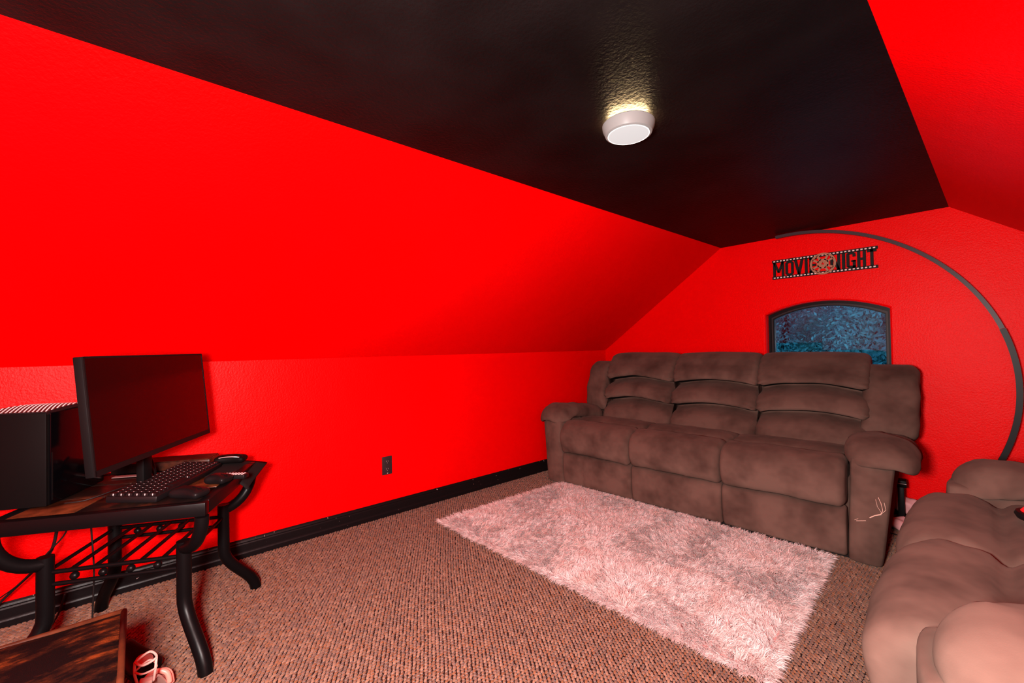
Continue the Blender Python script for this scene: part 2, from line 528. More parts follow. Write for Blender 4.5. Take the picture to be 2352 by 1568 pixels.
# bullnosed reveal
loop = [(WX0, WZ0), (WX0, WSP)] + arch[1:-1] + [(WX1, WSP), (WX1, WZ0)]
def inset_loop(lp, d):
    cxm, czm = (WX0 + WX1) / 2, (WZ0 + WPK) / 2
    out = []
    for (x, z) in lp:
        nx = x + d if x < WX0 + 1e-6 else (x - d if x > WX1 - 1e-6 else cxm + (x - cxm) * (1 - d / ((WX1 - WX0) / 2)))
        nz = z + d if z < WZ0 + 1e-6 else (z if z < WSP - 1e-6 else z - d)
        out.append((nx, nz))
    return out
prev = None
for (d, dep) in [(0, 0), (0.004, 0.002), (0.010, 0.008), (0.012, 0.016), (0.012, 0.10)]:
    cur = [(x, dep, z) for (x, z) in inset_loop(loop, d)]
    if prev is not None:
        n = len(cur)
        fw.add(prev + cur, [(k, (k + 1) % n, (k + 1) % n + n, k + n) for k in range(n)])
    prev = cur
# outside skin so that no light leaks round the corners
fw.add([(0, TH, 0), (WX0, TH, 0), (WX0, TH, HC), (0, TH, HC)], [(0, 1, 2, 3)])
fw.add([(WX1, TH, 0), (XW, TH, 0), (XW, TH, HC), (WX1, TH, HC)], [(0, 1, 2, 3)])
struct(fw.build('wall_far', M_RED))

# window
win = empty('window_1', (0, 0, 0)); struct(win); win['label'] = 'small arched window with dark frame looking out on trees'
def frame_ring(d0, d1, y0, y1, name, m, parent):
    a = inset_loop(loop, d0); b = inset_loop(loop, d1); n = len(a)
    mb = MB()
    vs = [(x, y0, z) for x, z in a] + [(x, y0, z) for x, z in b] + [(x, y1, z) for x, z in a] + [(x, y1, z) for x, z in b]
    fs = []
    for k in range(n):
        k2 = (k + 1) % n
        fs += [(k, k2, n + k2, n + k), (2 * n + k, 3 * n + k, 3 * n + k2, 2 * n + k2), (n + k, n + k2, 3 * n + k2, 3 * n + k), (k, 2 * n + k, 2 * n + k2, k2)]
    return mb.add(vs, fs).build(name, m, parent)
frame_ring(0.010, 0.030, 0.070, 0.150, 'outer_frame', M_WINFRAME, win)
frame_ring(0.028, 0.040, 0.082, 0.140, 'sash', M_WINFRAME2, win)
frame_ring(0.038, 0.046, 0.090, 0.130, 'glazing_bead', M_WINFRAME, win)
g = inset_loop(loop, 0.042)
MB().prism(g, 0.105, 0.109).build('pane', M_GLASS, win)
MB().box(((WX0 + WX1) / 2, 0.05, WZ0 - 0.012), ((WX1 - WX0) / 2, 0.06, 0.012), 0.004).build('window_sill', M_RED, win)

# baseboards
prof = [(0, 0), (0.018, 0), (0.019, 0.030), (0.016, 0.036), (0.013, 0.040), (0.013, 0.078), (0.010, 0.084), (0.012, 0.090), (0.009, 0.098), (0.004, 0.105), (0, 0.105)]
def baseboard(name, p0, p1, nrm):
    p0, p1, nrm = Vector(p0), Vector(p1), Vector(nrm)
    n = len(prof); vs = []
    for P in (p0, p1):
        vs += [P + nrm * a + Vector((0, 0, b)) for a, b in prof]
    fs = [(k, (k + 1) % n, (k + 1) % n + n, k + n) for k in range(n)] + [tuple(range(n)), tuple(range(2 * n - 1, n - 1, -1))]
    return struct(MB().add(vs, fs).build(name, M_BASE))
baseboard('baseboard_left', (0.001, -0.001, 0), (0.001, YR, 0), (1, 0, 0))
baseboard('baseboard_far', (0.02, -0.001, 0), (XW, -0.001, 0), (0, -1, 0))
baseboard('baseboard_right', (XW - 0.001, 0, 0), (XW - 0.001, YR, 0), (-1, 0, 0))
baseboard('baseboard_rear', (0, YR + 0.001, 0), (XW, YR + 0.001, 0), (0, 1, 0))

# ================================================================== TREES OUTSIDE THE WINDOW
def tree(loc, h, rx, label, seed, nleaf):
    root = empty('tree', loc, 0, label, 'tree', 'trees outside the window')
    r = np.random.default_rng(seed)
    trunk = [(0, 0, -3.2), (0.05, 0.02, -1.0), (0.0, -0.05, 0.4), (0.12, 0.0, h * 0.5)]
    MB().tube(trunk, [0.16, 0.13, 0.10, 0.05], 8).build('trunk', M_BARK, root, smooth=True)
    br = MB()
    for k in range(6):
        a = r.uniform(0, 6.28); z0 = r.uniform(-0.6, h * 0.3)
        br.tube([(0, 0, z0), (math.cos(a) * rx * 0.5, math.sin(a) * rx * 0.5, z0 + 0.4), (math.cos(a) * rx * 0.85, math.sin(a) * rx * 0.85, z0 + 0.9)], [0.05, 0.03, 0.015], 6)
    br.build('branches', M_BARK, root, smooth=True)
    nc = 46
    c = r.normal(0, 1, (nc, 3)); c /= np.linalg.norm(c, axis=1)[:, None]
    c *= (r.uniform(0.25, 1, nc) ** 0.5)[:, None] * np.array([rx, rx, h * 0.5]); c[:, 2] += h * 0.22
    ci = r.integers(0, nc, nleaf)
    P = c[ci] + r.normal(0, 0.20, (nleaf, 3)) * np.array([rx, rx, h * 0.42])
    n1 = r.normal(0, 1, (nleaf, 3)); n1 /= np.linalg.norm(n1, axis=1)[:, None]
    n2 = np.cross(n1, r.normal(0, 1, (nleaf, 3))); n2 /= np.linalg.norm(n2, axis=1)[:, None]
    s = r.uniform(0.025, 0.06, nleaf)[:, None] * (1 if loc[1] < 10 else loc[1] / 9.0)
    V = np.stack([P - n1 * s, P + n2 * s * 0.45, P + n1 * s, P - n2 * s * 0.45], 1).reshape(-1, 3)
    F = (np.arange(nleaf)[:, None] * 4 + np.arange(4)[None]).reshape(-1, 4)
    tag(np_mesh('leaves', V, F, M_LEAF, root), kind='stuff')
tree((-0.55, 7.6, 0.4), 3.6, 1.15, 'dark leafy tree seen at the window\'s left side', 3, 26000)
tree((1.75, 6.4, 0.6), 3.4, 1.05, 'bluish green tree filling the window\'s right side', 5, 26000)
tree((0.45, 13.5, 0.9), 5.4, 2.3, 'tall rear tree behind the others in the window\'s middle', 6, 30000)
tree((-4.6, 14.5, 1.0), 5.2, 2.0, 'far tree just behind the window\'s left jamb', 4, 14000)
tree((0.1, 21.0, 1.5), 8.5, 5.0, 'broad distant tree closing the view behind the nearer trees', 9, 42000)

# ================================================================== CEILING LAMP
LX, LY = 1.915, -2.420
lamp = empty('ceiling_light', (LX, LY, HC), 0, 'round white flush ceiling light glowing on the black ceiling', 'ceiling lamp')
RL = 0.094
MB().lathe([(0.055, -0.020), (0.055, 0.0)], 40).build('mounting_ring', M_LAMPRIM, lamp, smooth=True, angle=40)
MB().lathe([(0.070, -0.0160), (0.070, -0.0030), (0.058, -0.0030), (0.058, -0.0160)], 40).build('back_glow_ring', M_LAMPHALO, lamp, angle=40)
MB().lathe([(RL - 0.022, -0.018), (RL - 0.003, -0.0085), (RL, -0.012), (RL - 0.002, -0.026), (RL - 0.011, -0.047), (RL - 0.018, -0.050), (RL - 0.021, -0.044), (0.01, -0.044)], 48).build('rim', M_LAMPRIM, lamp, smooth=True, angle=35)
MB().lathe([(0.0735, -0.0502), (0.0748, -0.0511), (0.0735, -0.0515), (0.0722, -0.0511)], 48).build('bright_edge', M_LAMPEDGE, lamp, angle=60)
MB().lathe([(0.0730, -0.044), (0.0730, -0.0510), (0.060, -0.0522), (0.02, -0.053)], 48).build('diffuser', M_LAMPFACE, lamp, smooth=True, angle=35)

# ================================================================== SEATING
def fold(x, y, z, f, a):
    return a * noise.noise(Vector((x * f, y * f, z * f)))

def make_recliner(name, loc, rz, nseat, m, label, cat, arm_l=0.17, sw=0.617, seed=0.0, flare=0.05, back_shift=0.0, arm_back=(0.0, 0.0), arm_rise=(0.0, 0.0), arm_r=None):
    root = empty(name, loc, rz, label, cat)
    L0 = arm_l; L1 = arm_l + nseat * sw; L2 = L1 + (arm_r or arm_l + 0.01)
    # inner carcass and dark underside
    rbox('carcass', ((L0 + L1) / 2, 0.47, 0.235), ((L1 - L0) / 2 + 0.02, 0.385, 0.195), 0.03, m, root, 4)
    MB().box(((L2) / 2, 0.46, 0.022), (L2 / 2 - 0.05, 0.40, 0.018)).build('under_cloth', M_UNDER, root)
    for i in range(nseat):
        a = L0 + i * sw; b = a + sw
        sd = seed + i * 3.7
        # footrest panel
        def wf(p, s, sd=sd):
            u, v, z = p
            if v < 0.02:
                for sc in (0.31, 0.67):
                    v += 0.005 * math.exp(-((s - sc) / 0.014) ** 2)
                v -= 0.010 * (1 - (2 * s - 1) ** 2)
                v += fold(u, z, sd, 6, 0.006)
            return (u, v, z)
        bolster('footrest_panel', [(0.012, 0.032), (-0.008, 0.10), (-0.012, 0.20), (-0.004, 0.268), (0.05, 0.285), (0.10, 0.22), (0.10, 0.08), (0.06, 0.032)],
                a + 0.002, b - 0.002, 0.016, 0.018, m, root, 36, 4, wf)
        # seat: front roll + sitting pad
        def ws(p, s, sd=sd):
            u, v, z = p
            crown = 1 - (2 * s - 1) ** 4
            if v < 0.14:
                v -= 0.022 * crown
                z += 0.012 * crown
                v += fold(u, z, sd, 7, 0.008)
            z += 0.012 * crown * (1 if v > 0.14 else 0)
            e_ = max(0.0, abs(2 * s - 1) - 0.72) / 0.28
            z += e_ * 0.006 * math.sin(v * 60 + sd)
            z += fold(u, v, sd, 9, 0.006)
            if v < 0.1:
                for sc in (0.31, 0.67):
                    z -= 0.003 * math.exp(-((s - sc) / 0.016) ** 2)
            return (u, v, z)
        bolster('seat_cushion', [(0.04, 0.275), (-0.018, 0.285), (-0.046, 0.33), (-0.058, 0.395), (-0.050, 0.455), (-0.012, 0.508), (0.06, 0.532), (0.13, 0.526),
                                 (0.175, 0.500), (0.215, 0.524), (0.31, 0.535), (0.44, 0.515), (0.56, 0.465), (0.62, 0.38), (0.40, 0.33), (0.20, 0.30)],
                a + 0.001, b - 0.001, 0.040, 0.034, m, root, 30, 4, ws)
        # back: three stacked lobes
        def wb_(p, s, sd=sd):
            u, v, z = p
            q = 1 - (2 * s - 1) ** 2
            crown = 1 - (2 * s - 1) ** 4
            if 0.50 < z < 0.99:
                k = 1.0 if z > 0.58 else (z - 0.50) / 0.08
                k *= 1.0 if z < 0.9 else max(0.0, (0.99 - z) / 0.09)
                z += 0.042 * q * k
            if v < 0.80:
                v -= 0.030 * crown
                # gathered pleats where the channels meet the sides
                e_ = max(0.0, abs(2 * s - 1) - 0.66) / 0.34
                v += e_ * 0.0115 * math.sin(z * 150 + (abs(2 * s - 1)) * 26 + sd)
                v += fold(u, z, sd, 9, 0.010)
            z += 0.012 * crown * (1 if z > 1.0 else 0) + fold(u, v, sd + 2, 5, 0.006)
            return (u, v, z)
        bolster('back_cushion', [(0.58, 0.42), (0.512, 0.455), (0.500, 0.510), (0.545, 0.590), (0.660, 0.642), (0.560, 0.662), (0.536, 0.700), (0.572, 0.772), (0.715, 0.820),
                                 (0.606, 0.840), (0.588, 0.890), (0.625, 0.975), (0.705, 1.050), (0.80, 1.068), (0.865, 1.00), (0.885, 0.85), (0.87, 0.60), (0.80, 0.42)],
                a - 0.002 + back_shift, b + 0.002 + back_shift, 0.036, 0.036, m, root, 30, 4, wb_)
    for side in (0, 1):
        a, b = (0.0, L0) if side == 0 else (L1, L2)
        mid = (a + b) / 2; hw = (b - a) / 2
        sg = -1 if side == 0 else 1
        def wp(p, sg=sg):
            u, v, z = p
            u += sg * max(0.0, (z + 0.26) / 0.52) * flare * (1.0 if u * sg > 0 else 0.35)
            v -= 0.012 * (1 - (u / hw) ** 2) if v < -0.3 else 0
            return (u, v + fold(u * 2, z, seed + side, 6, 0.004), z)
        rbox('arm_panel', (mid, 0.43 + arm_back[side] * 0.25, 0.285), (hw, 0.43 - arm_back[side] * 0.25, 0.272), 0.022, m, root, 10, wp)
        pw = 0.150
        def wa_(p, sg=sg):
            u, v, z = p
            t = u * sg / pw
            z -= 0.050 * max(0.0, t) ** 2.2 + 0.022 * max(0.0, -t) ** 2
            z -= 0.042 * max(0.0, (-v - 0.16) / 0.16) ** 2
            z -= 0.11 * max(0.0, v + 0.18)
            if v < 0: v += 0.085 * abs(t) ** 2.6 * min(1.0, -v / 0.2)
            z += 0.012 * math.cos(min(1, abs(v) / 0.33) * math.pi / 2)
            z += fold(u, v, seed + 9 + side, 11, 0.012) + fold(u, v, seed + 5, 26, 0.006)
            u += fold(v, z, seed + 4, 9, 0.008)
            return (u, v, z)
        pc = (mid if side == 0 else L1 + (arm_l + 0.01) / 2) + sg * 0.045
        rbox('armrest', (pc, 0.29 + arm_back[side], 0.596 + arm_rise[side]), (pw, 0.325, 0.054), 0.052, m, root, 24, wa_)
        # wing beside the back cushions
        ww = 0.105 if side == 0 else 0.132
        wc = (0.118 if side == 0 else L1 + arm_l - 0.032)
        def ww_(p, s, sg=sg):
            u, v, z = p
            v += fold(u * 1.5, z, seed + 7 + side, 10, 0.012)
            v += 0.010 * math.sin(z * 38 + 6 * s) * max(0.0, abs(2 * s - 1) - 0.2)
            u += sg * 0.012 * math.sin((z - 0.6) * 7) + fold(v, z, seed + 3, 14, 0.010)
            return (u, v, z)
        bolster('back_wing', [(0.60, 0.56), (0.555, 0.66), (0.59, 0.80), (0.640, 0.925), (0.70, 0.985), (0.77, 1.000), (0.84, 0.95), (0.865, 0.80), (0.85, 0.60), (0.75, 0.54)],
                wc - ww, wc + ww, 0.05, 0.045, m, root, 14, 4, ww_)
    return root

sofa = make_recliner('sofa', (0.2388, -1.1637, 0), math.radians(4.374), 3, M_SOFA,
                     'long brown microsuede three-seat reclining sofa under the window', 'sofa', flare=0.055, back_shift=0.055, arm_r=0.140)
# white scuffs on the right arm panel
def scuff(pts, w):
    MB().tube(pts, w * 0.7, 5).build('scuff_mark', M_SCUFF, sofa)
fr = -0.0145
for pts, w in [([(2.055, fr, 0.236), (2.07, fr, 0.246), (2.062, fr, 0.232), (2.10, fr, 0.243)], 0.0016),
               ([(2.115, fr, 0.262), (2.135, fr, 0.278), (2.16, fr + .001, 0.290)], 0.0034),
               ([(2.155, fr, 0.285), (2.166, fr + .001, 0.310), (2.160, fr, 0.345), (2.150, fr, 0.372)], 0.0018),
               ([(2.158, fr, 0.29), (2.178, fr + .002, 0.315), (2.172, fr + .002, 0.35)], 0.0016),
               ([(2.160, fr, 0.30), (2.146, fr, 0.325), (2.140, fr, 0.36)], 0.0012)]:
    scuff(pts, w)

love = make_recliner('loveseat', (2.607, -1.10, 0), math.radians(-90 + 1.2), 2, M_SOFA,
                     'brown microsuede reclining loveseat in the lower right corner', 'sofa', arm_l=0.19, sw=0.61, seed=21.0, flare=0.04, arm_back=(0.075, 0.100), arm_rise=(0.0, 0.025))

# ================================================================== RUG
rug = empty('shag_rug', (0, 0, 0), 0, 'fluffy pale pink shag rug lying in front of the long sofa', 'rug')
def rugpt(s, t):
    A, B, C_, D = [np.array(q) for q in (RA, RB, RC, RD)]
    s = np.asarray(s)[..., None]; t = np.asarray(t)[..., None]
    return (1 - s) * (1 - t) * A + (1 - s) * t * B + s * t * C_ + s * (1 - t) * D
bk = MB()
q = [rugpt(s, t) for s, t in ((0.004, 0.006), (0.996, 0.006), (0.996, 0.994), (0.004, 0.994))]
bk.add([(p[0], p[1], 0.0065) for p in q] + [(p[0], p[1], 0.012) for p in q], [(0, 1, 2, 3), (7, 6, 5, 4), (0, 4, 5, 1), (1, 5, 6, 2), (2, 6, 7, 3), (3, 7, 4, 0)])
bk.build('backing', M_FURBACK, rug)
nb = 230000
gs, gt = 96, 64                         # tufts
tuft_s = (np.arange(gs)[:, None] + 0.5 + rng.uniform(-0.45, 0.45, (gs, gt))) / gs
tuft_t = (np.arange(gt)[None, :] + 0.5 + rng.uniform(-0.45, 0.45, (gs, gt))) / gt
def vnoise(x, y, f, sd):
    return np.array([noise.noise(Vector((a * f, b * f, sd))) for a, b in zip(x, y)])
tp = rugpt(tuft_s.ravel(), tuft_t.ravel())
th = vnoise(tp[:, 0], tp[:, 1], 2.3, 1.0) * 5.0 + rng.normal(0, 0.8, gs * gt) + 0.4
tel = np.clip(0.50 + rng.normal(0, 0.22, gs * gt), 0.05, 1.05)
# edge tufts spill outwards
ss, tt = tuft_s.ravel(), tuft_t.ravel()
cen = np.array([1.3, -1.65])
outv = np.zeros((gs * gt, 2)); w = np.zeros(gs * gt)
d_s = np.array([np.subtract(RD, RA) + np.subtract(RC, RB)])[0] / 2; d_s /= np.linalg.norm(d_s)
d_t = np.array([np.subtract(RB, RA) + np.subtract(RC, RD)])[0] / 2; d_t /= np.linalg.norm(d_t)
for cond, dv in ((ss < 2.2 / gs, -d_s), (ss > 1 - 2.2 / gs, d_s), (tt < 2.2 / gt, -d_t), (tt > 1 - 2.2 / gt, d_t)):
    outv[cond] += dv; w[cond] = 1
an = np.arctan2(outv[:, 1], outv[:, 0])
e = w > 0
th[e] = an[e] + rng.normal(0, 0.45, e.sum()); tel[e] = rng.uniform(0.1, 0.5, e.sum())
fs_ = rng.uniform(0, 1, nb); ft_ = rng.uniform(0, 1, nb)
ti = np.minimum((fs_ * gs).astype(int), gs - 1) * gt + np.minimum((ft_ * gt).astype(int), gt - 1)
root_ = rugpt(fs_, ft_)
ln = rng.uniform(0.030, 0.052, nb)
thb = th[ti] + rng.normal(0, 0.35, nb); elb = np.clip(tel[ti] + rng.normal(0, 0.18, nb), 0.0, 1.35)
dirx, diry = np.cos(thb) * np.cos(elb), np.sin(thb) * np.cos(elb); dirz = np.sin(elb)
wid = rng.uniform(0.0008, 0.0016, nb); roll = rng.normal(0, 0.7, nb)
sx, sy = -np.sin(thb), np.cos(thb)
z0 = 0.012
def lvl(f, lift):
    return np.stack([root_[:, 0] + dirx * ln * f, root_[:, 1] + diry * ln * f, z0 + dirz * ln * f * lift + 0.004 * np.sin(f * 3.14)], 1)
P0, P1, P2 = lvl(0.0, 1), lvl(0.55, 1.15), lvl(1.0, 0.85)
nrmv = np.stack([-np.cos(thb) * np.sin(elb), -np.sin(thb) * np.sin(elb), np.cos(elb)], 1)
side = np.stack([sx, sy, np.zeros(nb)], 1) * np.cos(roll)[:, None] + nrmv * np.sin(roll)[:, None]
side *= wid[:, None]
V = np.stack([P0 - side, P0 + side, P1 - side * 0.9, P1 + side * 0.9, P2], 1)
V[:, :, 2] = np.maximum(V[:, :, 2], 0.009)
tri = np.array([(0, 1, 3), (0, 3, 2), (2, 3, 4)])
F = (np.arange(nb)[:, None, None] * 5 + tri[None]).reshape(-1, 3)
pv = vnoise(tp[:, 0], tp[:, 1], 9.0, 5.0) + 0.7 * vnoise(tp[:, 0], tp[:, 1], 21.0, 9.0)
mixf = np.clip(0.62 + 0.75 * pv[ti] + rng.normal(0, 0.13, nb), 0, 1)[:, None]
cA, cB = np.array([0.55, 0.36, 0.33]), np.array([0.66, 0.54, 0.53])
base = cA * (1 - mixf) + cB * mixf
base *= rng.uniform(0.90, 1.08, (nb, 1))
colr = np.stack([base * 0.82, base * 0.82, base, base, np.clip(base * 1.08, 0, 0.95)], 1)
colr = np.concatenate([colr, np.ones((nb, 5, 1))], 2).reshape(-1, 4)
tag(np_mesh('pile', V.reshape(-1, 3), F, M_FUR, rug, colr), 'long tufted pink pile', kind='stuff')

# ================================================================== WALL SIGN
sign = empty('movie_night_sign', (1.625, -0.002, 1.6455), 0, 'black cut-out MOVIE NIGHT film strip sign with bronze reel on the far wall', 'sign')
SW_, SH_ = 0.640, 0.150
D0, D1 = -0.010, 0.0
for z0_, z1_ in ((0.0, 0.021), (SH_ - 0.021, SH_)):
    st_ = MB().prism([(0, z0_), (SW_, z0_), (SW_, z1_), (0, z1_)], D0, D1).build('film_strip', M_SIGN, sign)
    pf = MB(); n = 28
    for k in range(n):
        x0 = 0.006 + k * (SW_ - 0.012) / n + 0.004
        zc = (z0_ + z1_) / 2
        pf.prism([(x0, zc - 0.0042), (x0 + 0.012, zc - 0.0042), (x0 + 0.012, zc + 0.0042), (x0, zc + 0.0042)], D0 - 0.0012, D0 + 0.001)
    pf.build('perforation', M_SIGNW, st_)
ZB, ZT = 0.018, SH_ - 0.018
def letter(ch, a, b):
    a -= 1.625; b -= 1.625
    w_ = b - a; h = ZT - ZB; s = 0.0165
    mb = MB(); P = lambda *pts: mb.prism([(a + x, ZB + z) for x, z in pts], D0, D1)
    R_ = lambda x0, x1, z0, z1: P((x0, z0), (x1, z0), (x1, z1), (x0, z1))
    if ch == 'M':
        R_(0, s, 0, h); R_(w_ - s, w_, 0, h)
        P((0, h), (s * 1.05, h), (w_ / 2 + s * 0.42, h * 0.28), (w_ / 2 - s * 0.42, h * 0.28)); P((w_ - s * 1.05, h), (w_, h), (w_ / 2 + s * 0.42, h * 0.28), (w_ / 2 - s * 0.42, h * 0.28))
    elif ch == 'O':
        c = 0.016
        out = [(c, 0), (w_ - c, 0), (w_, c), (w_, h - c), (w_ - c, h), (c, h), (0, h - c), (0, c)]
        k = 0.005
        inn = [(s + k, s), (w_ - s - k, s), (w_ - s, s + k), (w_ - s, h - s - k), (w_ - s - k, h - s), (s + k, h - s), (s, h - s - k), (s, s + k)]
        for i in range(8):
            j = (i + 1) % 8
            P(out[i], out[j], inn[j], inn[i])
    elif ch == 'V':
        P((0, h), (s * 1.1, h), (w_ / 2 + s * 0.5, 0), (w_ / 2 - s * 0.5, 0)); P((w_ - s * 1.1, h), (w_, h), (w_ / 2 + s * 0.5, 0), (w_ / 2 - s * 0.5, 0))
    elif ch == 'I':
        R_(0, w_, 0, h)
    elif ch == 'E':
        R_(0, s, 0, h); R_(0, w_, 0, s); R_(0, w_, h - s, h); R_(0, w_ * 0.9, h / 2 - s / 2, h / 2 + s / 2)
    elif ch == 'N':
        R_(0, s, 0, h); R_(w_ - s, w_, 0, h); P((0, h), (s * 1.1, h), (w_, 0), (w_ - s * 1.1, 0))
    elif ch == 'G':
        c = 0.013
        R_(0, s, c, h - c); P((0, c), (c, 0), (w_, 0), (w_, s), (s, s + 0.002)); P((0, h - c), (s, h - s), (w_, h - s), (w_, h - c), (w_ - c, h), (c, h))
        R_(w_ - s, w_, h * 0.70, h - s); R_(w_ - s, w_, 0, h * 0.48); R_(w_ * 0.52, w_, h * 0.38, h * 0.48)
    elif ch == 'H':
        R_(0, s, 0, h); R_(w_ - s, w_, 0, h); R_(s, w_ - s, h / 2 - s / 2, h / 2 + s / 2)
    elif ch == 'T':
        R_(0, w_, h - s * 1.1, h); R_(w_ / 2 - s / 2, w_ / 2 + s / 2, 0, h)
    mb.build('letter_' + ch.lower(), M_SIGN, sign)
for ch, a, b in [('M', 1.631, 1.706), ('O', 1.715, 1.770), ('V', 1.773, 1.835), ('I', 1.843, 1.860), ('E', 1.872, 1.918),
                 ('N', 2.000, 2.058), ('I', 2.068, 2.086), ('G', 2.094, 2.145), ('H', 2.154, 2.201), ('T', 2.208, 2.258)]:
    letter(ch, a, b)
RX, RZ, RR = 1.957 - 1.625, SH_ / 2, 0.079
reel = MB()
def ringp(r0, r1, n=48):
    for k in range(n):
        a0, a1 = 2 * math.pi * k / n, 2 * math.pi * (k + 1) / n
        reel.prism([(RX + r0 * math.cos(a0), RZ + r0 * math.sin(a0)), (RX + r1 * math.cos(a0), RZ + r1 * math.sin(a0)),
                    (RX + r1 * math.cos(a1), RZ + r1 * math.sin(a1)), (RX + r0 * math.cos(a1), RZ + r0 * math.sin(a1))], D0 - 0.007, D0 - 0.001)
ringp(0.0655, RR)
n = 40                                   # hub with a star cut out
for k in range(n):
    def sp(kk):
        a = math.pi / 2 + 2 * math.pi * kk / n
        ph = (kk % 8) / 8.0
        tri_ = abs(ph - 0.5) * 2
        rs = 0.0048 + (0.0125 - 0.0048) * tri_ ** 1.3
        return (RX + rs * math.cos(a), RZ + rs * math.sin(a)), (RX + 0.036 * math.cos(a), RZ + 0.036 * math.sin(a))
    (i0, o0), (i1, o1) = sp(k), sp(k + 1)
    reel.prism([i0, o0, o1, i1], D0 - 0.007, D0 - 0.001)
for base_a in (45, 135, 225, 315):
    for off in (-17, 17):
        a = math.radians(base_a + off); ca_, sa_ = math.cos(a), math.sin(a); hwid = 0.0068
        reel.prism([(RX + 0.028 * ca_ - hwid * sa_, RZ + 0.028 * sa_ + hwid * ca_), (RX + 0.070 * ca_ - hwid * sa_, RZ + 0.070 * sa_ + hwid * ca_),
                    (RX + 0.070 * ca_ + hwid * sa_, RZ + 0.070 * sa_ - hwid * ca_), (RX + 0.028 * ca_ + hwid * sa_, RZ + 0.028 * sa_ - hwid * ca_)], D0 - 0.007, D0 - 0.001)
reel.build('film_reel', M_BRONZE, sign)
for a in (45, 135, 225, 315):
    a = math.radians(a)
    MB().box((RX + 0.026 * math.cos(a), D0 - 0.0072, RZ + 0.026 * math.sin(a)), (0.0016, 0.0006, 0.0016)).build('reel_rivet', M_SIGN, sign)

# ================================================================== OUTLET
out = empty('wall_outlet', (0.0, -2.497, 0.349), 0, 'dark duplex power outlet low on the left red wall', 'outlet')
MB().box((0.003, 0, 0), (0.003, 0.036, 0.062), 0.0025).build('cover_plate', M_OUTLET, out, angle=40)
for zc in (0.026, -0.026):
    rc = MB().box((0.0065, 0, zc), (0.0015, 0.017, 0.017), 0.0012).build('receptacle', M_OUTLET, out, angle=40)
    s_ = MB()
    s_.box((0.0083, -0.006, zc + 0.004), (0.0004, 0.0012, 0.0045)); s_.box((0.0083, 0.006, zc + 0.004), (0.0004, 0.0012, 0.0036)); s_.box((0.0083, 0, zc - 0.008), (0.0004, 0.002, 0.002))
    s_.build('slot', M_SLOT, rc)
MB().box((0.0063, 0.002, -0.053), (0.0008, 0.0035, 0.0020), 0.0006).build('screw', M_SCREW, out)
MB().box((0.0063, 0.0, 0.0), (0.0008, 0.0025, 0.0025), 0.0006).build('screw', M_OUTLET, out)

# ================================================================== ARC FLOOR LAMP
AC, AY, AR = (1.772, 0.862), -0.115, 1.092
arcl = empty('arc_floor_lamp', (2.44, AY, 0), 0, 'tall slim arc floor lamp curving over the sofa against the far wall', 'floor lamp')
def arcpt(a): return (AC[0] + AR * math.cos(a) - 2.44, 0.0, AC[1] + AR * math.sin(a))
def arc_tube(a0, a1, w_, n):
    mb = MB(); vs = []; fs = []
    for k in range(n + 1):
        a = math.radians(a0 + (a1 - a0) * k / n); p = arcpt(a)
        d = (math.cos(a), math.sin(a))
        for (r_, y_) in ((-w_, -w_), (w_, -w_), (w_, w_), (-w_, w_)):
            vs.append((p[0] + d[0] * r_, y_, p[2] + d[1] * r_))
    for k in range(n):
        for j in range(4):
            fs.append((k * 4 + j, k * 4 + (j + 1) % 4, (k + 1) * 4 + (j + 1) % 4, (k + 1) * 4 + j))
    fs += [(0, 1, 2, 3), tuple(n * 4 + j for j in (3, 2, 1, 0))]
    return mb.add(vs, fs)
arc_tube(18.5, 94.5, 0.0105, 60).build('upper_arc', M_ARCUP, arcl, angle=40)
arc_tube(-50.5, 18.4, 0.0128, 50).build('lower_arc', M_ARCLO, arcl, angle=40)
MB().lathe([(0.13, 0.008), (0.13, 0.022), (0.125, 0.027), (0.02, 0.030)], 36, c=(0.02, -0.02, 0)).build('base', M_ARCLO, arcl, angle=40)

# ================================================================== END TABLE USED AS A DESK
TZ = 0.61
TA = Vector((0.915, -3.604, 0)); TB = Vector((0.390, -3.352, 0)); TC = Vector((0.120, -3.915, 0)); TD = TA + TC - TB
TCEN = (TA + TC) / 2
ex = (TA - TB).normalized(); ey = (TB - TC).normalized()
trz = math.atan2(ex.y, ex.x)
tl, tw = (TA - TB).length / 2, (TB - TC).length / 2
table = empty('end_table', TCEN, trz, 'black metal end table with slate tile top serving as a desk', 'table')
# local axes: +x towards A/D side (front), +y towards A/B side
fr_ = MB(); bw_ = 0.035
fr_.box((tl - bw_ / 2, 0, TZ - 0.024), (bw_ / 2, tw, 0.024), 0.003); fr_.box((-tl + bw_ / 2, 0, TZ - 0.024), (bw_ / 2, tw, 0.024), 0.003)
fr_.box((0, tw - bw_ / 2, TZ - 0.024), (tl - bw_, bw_ / 2, 0.024), 0.003); fr_.box((0, -tw + bw_ / 2, TZ - 0.024), (tl - bw_, bw_ / 2, 0.024), 0.003)
fr_.build('top_frame', M_METAL, table, angle=40)
MB().box((0, 0, TZ - 0.032), (tl - bw_, tw - bw_, 0.008)).build('top_board', M_METAL, table)
il, iw = 2 * (tl - bw_) / 3, 2 * (tw - bw_) / 3
for i in range(3):
    for j in range(3):
        cxx, cyy = -tl + bw_ + il * (i + 0.5), -tw + bw_ + iw * (j + 0.5)
        MB().box((cxx, cyy, TZ - 0.014), (il / 2 - 0.0025, iw / 2 - 0.0025, 0.0125), 0.002).build('slate_tile', M_RUST if (i, j) in ((1, 2), (2, 0)) else M_SLATE, table, angle=40)
INS = 0.34
